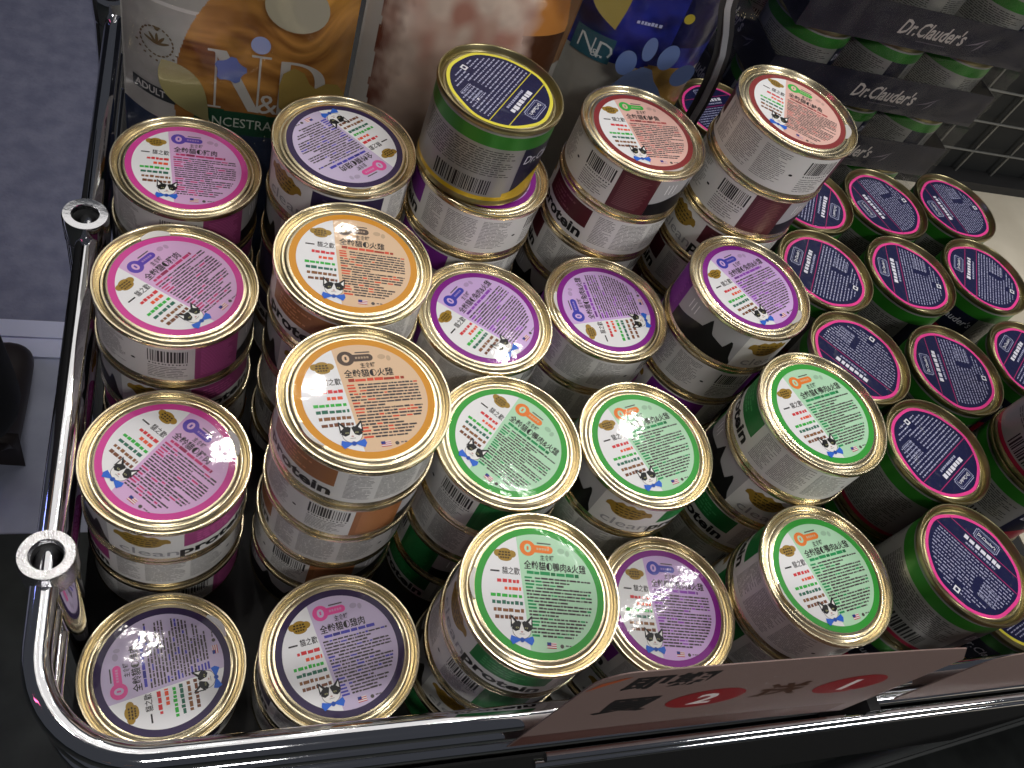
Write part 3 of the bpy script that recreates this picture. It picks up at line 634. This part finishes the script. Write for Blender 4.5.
for i in range(22):
    a = 2 * PI * i / 22; p.ell(-0.019 + 0.0095 * math.cos(a), 0.176 + 0.0095 * math.sin(a), 0.0011, 0.0006, br, 0, 8, rot=a + PI / 2)
for a in (0, 0.6, -0.6, 1.2, -1.2): p.ell(-0.019 + 0.004 * math.sin(a), 0.1745 + 0.0035 * math.cos(a), 0.0009, 0.004, br, 0.3, 10, rot=-a)
p.ell(-0.019, 0.1845, 0.0014, 0.0014, br, 0, 8)
for i in range(9):
    a = PI * (1.12 + 0.76 * i / 8); p.rect(-0.019 + 0.0125 * math.cos(a) - 0.0007, 0.1755 + 0.0125 * math.sin(a) - 0.0006, -0.019 + 0.0125 * math.cos(a) + 0.0007, 0.1755 + 0.0125 * math.sin(a) + 0.0006, br, 0)
put1(p, 'round_emblem')
def serif_n(p, x, y, wd, hg, col):
    p.rect(x - 0.003, y + hg - 0.0016, x + 0.008, y + hg, col, 0); p.rect(x + wd - 0.007, y + hg - 0.0016, x + wd + 0.005, y + hg, col, 0)
    p.rect(x + 0.0015, y, x + 0.0028, y + hg, col, 0.3); p.rect(x + wd - 0.0022, y, x + wd - 0.0009, y + hg, col, 0.3)
    p.rect(x - 0.002, y, x + 0.006, y + 0.0012, col, 0.5); p.poly([(x, y + hg), (x + 0.008, y + hg), (x + wd, y), (x + wd - 0.007, y)], col, 0.7)
p = Print(); wt = lin('#C9C7C2'); serif_n(p, 0.0135, 0.1405, 0.030, 0.0415, wt)
p.text('&', 0.042, 0.1405, 0.021, wt, 1, 0.0, width=0.013)
p.poly([(0.0545, 0.1405), (0.0605, 0.1405), (0.0605, 0.180), (0.0545, 0.180)], wt, 0)
for i in range(20):
    a0, a1 = -PI / 2 + PI * i / 20, -PI / 2 + PI * (i + 1) / 20
    q = lambda a, r1, r2: (0.0605 + r1 * math.cos(a), 0.16025 + r2 * math.sin(a))
    wdt = 0.012 + 0.006 * math.cos((a0 + a1) / 2)
    p.poly([q(a0, 0.024, 0.01975), q(a1, 0.024, 0.01975), q(a1, 0.024 - 0.007 * math.cos(a1), 0.0180), q(a0, 0.024 - 0.007 * math.cos(a0), 0.0180)], wt, 0.2)
put1(p, 'large_initials')
p = Print(); p.text('ANCESTRAL GRAIN', 0.008, 0.1265, 0.0105, lin('#C8D0C4'), 0, 0.0, width=0.078); put1(p, 'range_name', 0.0008)

def col2(x, h):
    c = lin('#B7B6B2')
    edge = 0.1135 + 0.006 * (fbm(h * 40, 1.3, 3) - 0.5)
    right = 0.236 + 0.05 * max(0, 0.16 - h) * 4 - 0.3 * max(0, h - 0.23)
    if x > edge and x < right:
        g = fbm(x * 45, h * 45, 7)
        c = mixc(lin('#A89488'), lin('#EED8C8'), (h - 0.13) * 7 + g * 0.9 - 0.35)
        c = mixc(c, lin('#C08C7C'), (fbm(x * 30 + 9, h * 22, 12) - 0.55) * 4)
        t = min(x - edge, 0.05)
        c = mixc(lin('#6A3A2C'), c, t / 0.016 + (fbm(x * 90, h * 60, 15) - 0.5) * 1.6)
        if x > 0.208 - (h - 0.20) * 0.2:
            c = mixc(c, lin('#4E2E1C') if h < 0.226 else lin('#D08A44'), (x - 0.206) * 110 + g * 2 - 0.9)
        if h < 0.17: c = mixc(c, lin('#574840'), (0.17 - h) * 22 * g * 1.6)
    elif x >= right:
        c = lin('#B4B2AC') if h < 0.20 else lin('#8A6440')
    return c
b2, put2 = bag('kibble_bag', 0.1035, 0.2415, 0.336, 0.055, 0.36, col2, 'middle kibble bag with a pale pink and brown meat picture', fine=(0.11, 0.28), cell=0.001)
def col3(x, h):
    g = fbm(x * 40, h * 70, 8)
    if h > 0.212: c = mixc(lin('#10124A'), lin('#2C38A8'), g * 1.5 - 0.35)
    else: c = mixc(lin('#8C8A82'), lin('#A2A098'), g)
    if h < 0.2160 and (x - 0.315) ** 2 / 0.036 ** 2 + (h - 0.184) ** 2 / 0.034 ** 2 < 1: c = mixc(lin('#5E4420'), lin('#B08A46'), g * 1.3 - 0.1)
    if x > 0.312 and h > 0.232: c = mixc(c, lin('#0C0C1C'), 0.85)
    return c
b3, put3 = bag('kibble_bag', 0.2445, 0.350, 0.346, 0.05, 0.36, col3, 'blue foil kibble bag with a teal patch behind the left maroon can', cell=0.0013)
p = Print(seg=0.0015); p.rect(0.2465, 0.2115, 0.2715, 0.2300, lin('#2E5E6E'), 0)
_c = lin('#D4DCDC')
for _x in (0.2495, 0.2578): p.rect(_x, 0.2155, _x + 0.0009, 0.2265, _c, 1)
for _i in range(8): p.poly([(0.2495 + 0.00104 * _i, 0.2265 - 0.001375 * _i), (0.2495 + 0.00104 * (_i + 1), 0.2265 - 0.001375 * (_i + 1)), (0.2513 + 0.00104 * (_i + 1), 0.2265 - 0.001375 * (_i + 1)), (0.2513 + 0.00104 * _i, 0.2265 - 0.001375 * _i)], _c, 1.5)
p.text('D', 0.2612, 0.2145, 0.0165, lin('#D4DCDC'), 1, 0.0, width=0.0105); p.text('&', 0.2582, 0.2138, 0.008, lin('#D4DCDC'), 2, width=0.005)
put3(p, 'initials_patch', 0.0025)
p = Print(); p.dashes(0.280, 0.300, 0.2445, 0.0026, lin('#B8BCE0'), 0, 0.0016, 0.003, 0.0008); put3(p, 'small_print')

# clear vinyl bag with printed leaves and paws standing in front of the bags, zipper at its right
vb = empty('clear_vinyl_bag', (0.155, 0.331, 0)); tag(vb, 'clear vinyl bag printed with leaves, blue dots and a paw before the kibble bags', 'vinyl bag')
vy = lambda x, h: 0.3305 + 0.0010 * math.sin(x * 55) + 0.015 * h * 0.25
m = MB(); nx, nz = 60, 30
for j in range(nz + 1):
    for i in range(nx + 1):
        x = -0.043 + 0.389 * i / nx; h = 0.34 * j / nz; m.v.append((x - 0.155, vy(x, h) - 0.331, h))
for j in range(nz):
    for i in range(nx): m.f.append((j * (nx + 1) + i, j * (nx + 1) + i + 1, (j + 1) * (nx + 1) + i + 1, (j + 1) * (nx + 1) + i)); m.c.append((1, 1, 1))
m.build('clear_sheet', PVC, vb, True)
INKM = mat('vinyl_ink', attr=True, rough=0.3, coat=0.4)
def ink(nm, pts, col):
    q = Print(); q.poly(pts, lin(col), 0)
    q.to(lambda x, h, l: (x - 0.155, vy(x, h) - 0.331 - 0.0004, h)).build(nm, INKM, vb)
def ov(cx, ch, rx, rh, rot=0, n=24):
    return [(cx + rx * math.cos(a) * math.cos(rot) - rh * math.sin(a) * math.sin(rot), ch + rx * math.cos(a) * math.sin(rot) + rh * math.sin(a) * math.cos(rot)) for a in [2 * PI * i / n for i in range(n)]]
def leafp(x0, h0, x1, h1, wd, n=12):
    d = Vector((x1 - x0, h1 - h0)); nn = Vector((-d.y, d.x)).normalized(); f = lambda t: wd * math.sin(PI * t ** 0.8)
    return [tuple(Vector((x0, h0)) + d * (i / n) + nn * f(i / n)) for i in range(n + 1)] + [tuple(Vector((x0, h0)) + d * (1 - i / n) - nn * f(1 - i / n)) for i in range(1, n)]
ink('leaf_print', leafp(-0.0155, 0.179, 0.0125, 0.1345, 0.0115), '#8A8458')
ink('flower_print', [(0.0240 + (0.0098 if i % 4 < 2 else 0.0078) * math.cos(2 * PI * i / 20), 0.1770 + (0.0098 if i % 4 < 2 else 0.0078) * math.sin(2 * PI * i / 20)) for i in range(20)], '#5468A4')
ink('dot_print', ov(0.0405, 0.198, 0.0058, 0.0062), '#8C98C4')
ink('leaf_print', ov(0.0590, 0.2275, 0.0185, 0.0165), '#9E9A84')
ink('heart_print', [(0.0655 + 0.0115 * t[0], 0.1745 + 0.0125 * t[1]) for t in ((-0.1, -2.2), (-0.95, -1.6), (-1.05, -0.3), (-0.9, 0.5), (-0.35, 0.95), (0.2, 0.75), (0.55, 0.15), (0.9, -0.05), (1.4, 0.35), (2.0, 0.4), (2.45, -0.1), (2.4, -1.0), (1.9, -2.2))], '#A08A48')
ink('leaf_print', leafp(0.234, 0.2960, 0.2545, 0.2515, 0.0135), '#8A7C34')
ink('paw_pad', [(0.2880 + 0.0200 * t[0], 0.2130 + 0.0175 * t[1]) for t in ((-1, -0.9), (-0.95, -0.1), (-0.6, 0.55), (-0.15, 0.95), (0.2, 0.9), (0.45, 0.45), (0.75, 0.15), (1.0, -0.2), (0.98, -0.7), (0.6, -1.1), (0, -1.2), (-0.6, -1.2))], '#5A6C92')
for cx, ch, rx, rh, ro in ((0.2722, 0.2300, 0.0072, 0.0095, 0.2), (0.2838, 0.2430, 0.0048, 0.0090, 0.1), (0.2990, 0.2400, 0.0068, 0.0098, -0.1), (0.3150, 0.2290, 0.0072, 0.0095, -0.5)):
    ink('paw_toe', ov(cx, ch, rx, rh, ro), '#5E74A6')
ink('dot_print', ov(0.2995, 0.2695, 0.0036, 0.0036), '#A89A34')
zp = [(0.3150, 0.300), (0.3200, 0.282), (0.3285, 0.265), (0.3345, 0.250), (0.3380, 0.232), (0.3400, 0.212), (0.3400, 0.190), (0.339, 0.15), (0.339, 0.02)]
def zpt(t):
    t = t * (len(zp) - 1); i = min(int(t), len(zp) - 2); q = t - i
    return (zp[i][0] + (zp[i + 1][0] - zp[i][0]) * q, zp[i][1] + (zp[i + 1][1] - zp[i][1]) * q)
m = MB(); N = 40
for i in range(N + 1):
    x, h = zpt(i / N); m.v += [(x - 0.155 - 0.0065, vy(x, h) - 0.331 - 0.0012, h), (x - 0.155 + 0.0065, vy(x, h) - 0.331 - 0.0012, h)]
m.f = [(2 * i, 2 * i + 1, 2 * i + 3, 2 * i + 2) for i in range(N)]; m.c = [(1, 1, 1)] * N
zt = m.build('zipper_tape', mat('black_tape', (0.02, 0.02, 0.022), 0.6), vb)
m = MB(); NT_ = 105
for i in range(NT_):
    x, h = zpt(i / NT_ * 0.8); x -= 0.155; y = vy(x, h) - 0.331 - 0.0022
    m.box((x - 0.0022, y - 0.0008, h - 0.0005), (x + 0.0022, y + 0.0008, h + 0.0005))
zz = m.build('zipper_coil', mat('grey_zipper_coil', lin('#A4A6AC'), 0.35, 0.3), zt); zz['kind'] = 'stuff'

# ------------------------------------------------------------------ sign cards clipped to the front rail
def card(x0, x1, z0, z1, y, lab, bend=0.0, tilt=0.0, rowsf=None):
    t = empty('sign_card', (x0, y, z0)); tag(t, lab, 'sign'); wd, hg = x1 - x0, z1 - z0; n = 24; th = 0.0006
    yb = lambda x: -bend * (x / wd) ** 3
    rc = 0.016; top = lambda x: hg + tilt * x - (rc - math.sqrt(rc * rc - (rc - x) ** 2) if x < rc else 0) - (0.02 * ((x - wd + 0.02) / 0.02) ** 2 if x > wd - 0.02 else 0)
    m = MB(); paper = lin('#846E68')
    for i in range(n + 1):
        x = wd * (i / n) ** 1.9
        m.v += [(x, yb(x), 0), (x, yb(x), top(x)), (x, yb(x) + th, 0), (x, yb(x) + th, top(x))]
    for i in range(n):
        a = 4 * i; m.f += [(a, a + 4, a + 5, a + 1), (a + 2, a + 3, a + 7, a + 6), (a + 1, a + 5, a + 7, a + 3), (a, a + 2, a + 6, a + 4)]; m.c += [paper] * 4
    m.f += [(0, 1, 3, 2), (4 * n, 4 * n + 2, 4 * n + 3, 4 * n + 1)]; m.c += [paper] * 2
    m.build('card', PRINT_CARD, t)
    if rowsf:
        for nm, f in rowsf:
            p = Print(seg=0.006); f(p); p.to(lambda x, z, l: (x, yb(x) - 0.00015 - l * 0.00006, z)).build(nm, PRINT_CARD, t)
    return t
bk = lin('#1A1616'); red = lin('#94181C'); wh = lin('#EDE4E0')
def disc(x, t):
    def f(p): p.ell(x, 0.0685, 0.021, 0.017, red, 0, 28); p.text(t, x, 0.0590, 0.026, wh, 1, 0.03, True)
    return f
promo = [('bottom_band', lambda p: p.rect(0.001, 0.001, 0.2, 0.022, lin('#5E3A32'), 0)),
         ('corner_print', lambda p: p.poly([(0.004, 0.117), (0.012, 0.123), (0.016, 0.124), (0.001, 0.106)], lin('#B0562E'), 0)),
         ('red_circle', disc(0.081, '2')), ('red_circle', disc(0.168, '1'))]
for _t, _x, _z, _s, _c in (('即', 0.0185, 0.1035, 0.0215, bk), ('期', 0.0400, 0.1035, 0.0215, bk), ('買', 0.0225, 0.0600, 0.0290, bk), ('送', 0.110, 0.0600, 0.0270, lin('#4A2A14'))):
    promo.append(('character', lambda p, a=(_t, _x, _z, _s, _c): p.text(a[0], a[1], a[2], a[3], a[4], 0, 0.03)))
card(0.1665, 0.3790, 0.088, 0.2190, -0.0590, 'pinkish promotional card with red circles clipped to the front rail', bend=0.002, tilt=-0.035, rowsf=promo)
promo2 = [('orange_circle', lambda p: p.ell(0.10, 0.055, 0.03, 0.03, lin('#A8501E'), 0, 24)), ('character', lambda p: p.text('期', 0.05, 0.085, 0.026, bk, 0, 0.03))]
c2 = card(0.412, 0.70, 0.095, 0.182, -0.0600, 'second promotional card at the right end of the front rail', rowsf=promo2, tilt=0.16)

# ------------------------------------------------------------------ person standing left of the cart, only trousers and a shoe reach into view
def skin_mesh(name, joints, edges, m, parent, sub=2):
    me = bpy.data.meshes.new(name); me.from_pydata([j[0] for j in joints], edges, []); me.materials.append(m)
    o = link(bpy.data.objects.new(name, me), parent); md = o.modifiers.new('skin', 'SKIN'); md.use_smooth_shade = True
    for i, j in enumerate(joints):
        r = j[1] if isinstance(j[1], tuple) else (j[1], j[1]); me.skin_vertices[0].data[i].radius = r
    me.skin_vertices[0].data[0].use_root = True
    sb = o.modifiers.new('sub', 'SUBSURF'); sb.levels = sb.render_levels = sub
    return o
person = empty('person', (-0.375, 0.47, FZ), (0, 0, PI / 2)); tag(person, 'person in black trousers and dark coat standing left of the cart', 'person')
CLOTH = mat('black_cloth', (0.012, 0.012, 0.014), 0.85, bump=0.4, bscale=300); SHOE = mat('brown_shoe_leather', lin('#2A2222'), 0.5); SKIN = mat('skin', lin('#C89A80'), 0.5); HAIR = mat('black_hair', (0.015, 0.012, 0.01), 0.5)
J = [((-0.04, 0, 0.92), (0.13, 0.10)), ((-0.05, 0, 1.10), (0.125, 0.095)), ((-0.05, 0, 1.28), (0.15, 0.10)), ((-0.05, 0, 1.37), (0.09, 0.07)), ((-0.05, 0, 1.45), 0.05),
     ((0.0, -0.08, 0.86), 0.09), ((0.06, -0.09, 0.50), 0.072), ((0.09, -0.10, 0.10), 0.080),
     ((-0.02, 0.08, 0.86), 0.09), ((0.0, 0.09, 0.50), 0.072), ((-0.02, 0.10, 0.09), 0.066),
     ((-0.05, -0.17, 1.34), 0.06), ((-0.07, -0.22, 1.10), 0.045), ((0.13, -0.13, 1.06), 0.034),
     ((-0.05, 0.17, 1.34), 0.06), ((-0.07, 0.22, 1.10), 0.045), ((0.13, 0.13, 1.06), 0.034)]
skin_mesh('body', J, [(0, 1), (1, 2), (2, 3), (3, 4), (0, 5), (5, 6), (6, 7), (0, 8), (8, 9), (9, 10), (2, 11), (11, 12), (12, 13), (2, 14), (14, 15), (15, 16)], CLOTH, person)
for y, x in ((-0.10, 0.08), (0.10, -0.01)):
    skin_mesh('shoe', [((x - 0.04, y, 0.046), (0.050, 0.044)), ((x + 0.09, y - 0.01, 0.038), (0.045, 0.034)), ((x + 0.20, y - 0.015, 0.030), (0.038, 0.026)), ((x - 0.01, y, 0.09), 0.044)], [(0, 1), (1, 2), (0, 3)], SHOE, person)
hd = skin_mesh('head', [((-0.05, 0, 1.47), 0.052), ((-0.05, 0, 1.54), (0.075, 0.085)), ((-0.055, 0, 1.62), (0.078, 0.088)), ((0.035, 0, 1.55), 0.012)], [(0, 1), (1, 2), (1, 3)], SKIN, person)
skin_mesh('hair', [((-0.075, 0, 1.60), (0.085, 0.09)), ((-0.085, 0, 1.66), (0.075, 0.075))], [(0, 1)], HAIR, hd)
for sy in (-0.12, 0.12):
    hx = 0.0; h = skin_mesh('hand', [((hx, sy, 0.85), 0.026), ((hx + 0.01, sy, 0.79), (0.018, 0.036))], [(0, 1)], SKIN, person)
    for k in range(4):
        yy = sy - 0.028 + 0.0185 * k; ln = (0.062, 0.072, 0.068, 0.052)[k]
        skin_mesh('finger', [((hx + 0.012, yy, 0.79), 0.009), ((hx + 0.022, yy, 0.79 - ln * 0.55), 0.0085), ((hx + 0.014, yy, 0.79 - ln), 0.0075)], [(0, 1), (1, 2)], SKIN, h, 1)
    skin_mesh('thumb', [((hx + 0.015, sy - 0.02, 0.83), 0.011), ((hx + 0.045, sy - 0.03, 0.80), 0.010), ((hx + 0.055, sy - 0.03, 0.77), 0.008)], [(0, 1), (1, 2)], SKIN, h, 1)
    h.location = (-0.65, 0, 1.06); h.rotation_euler = (0, -PI / 2, 0)
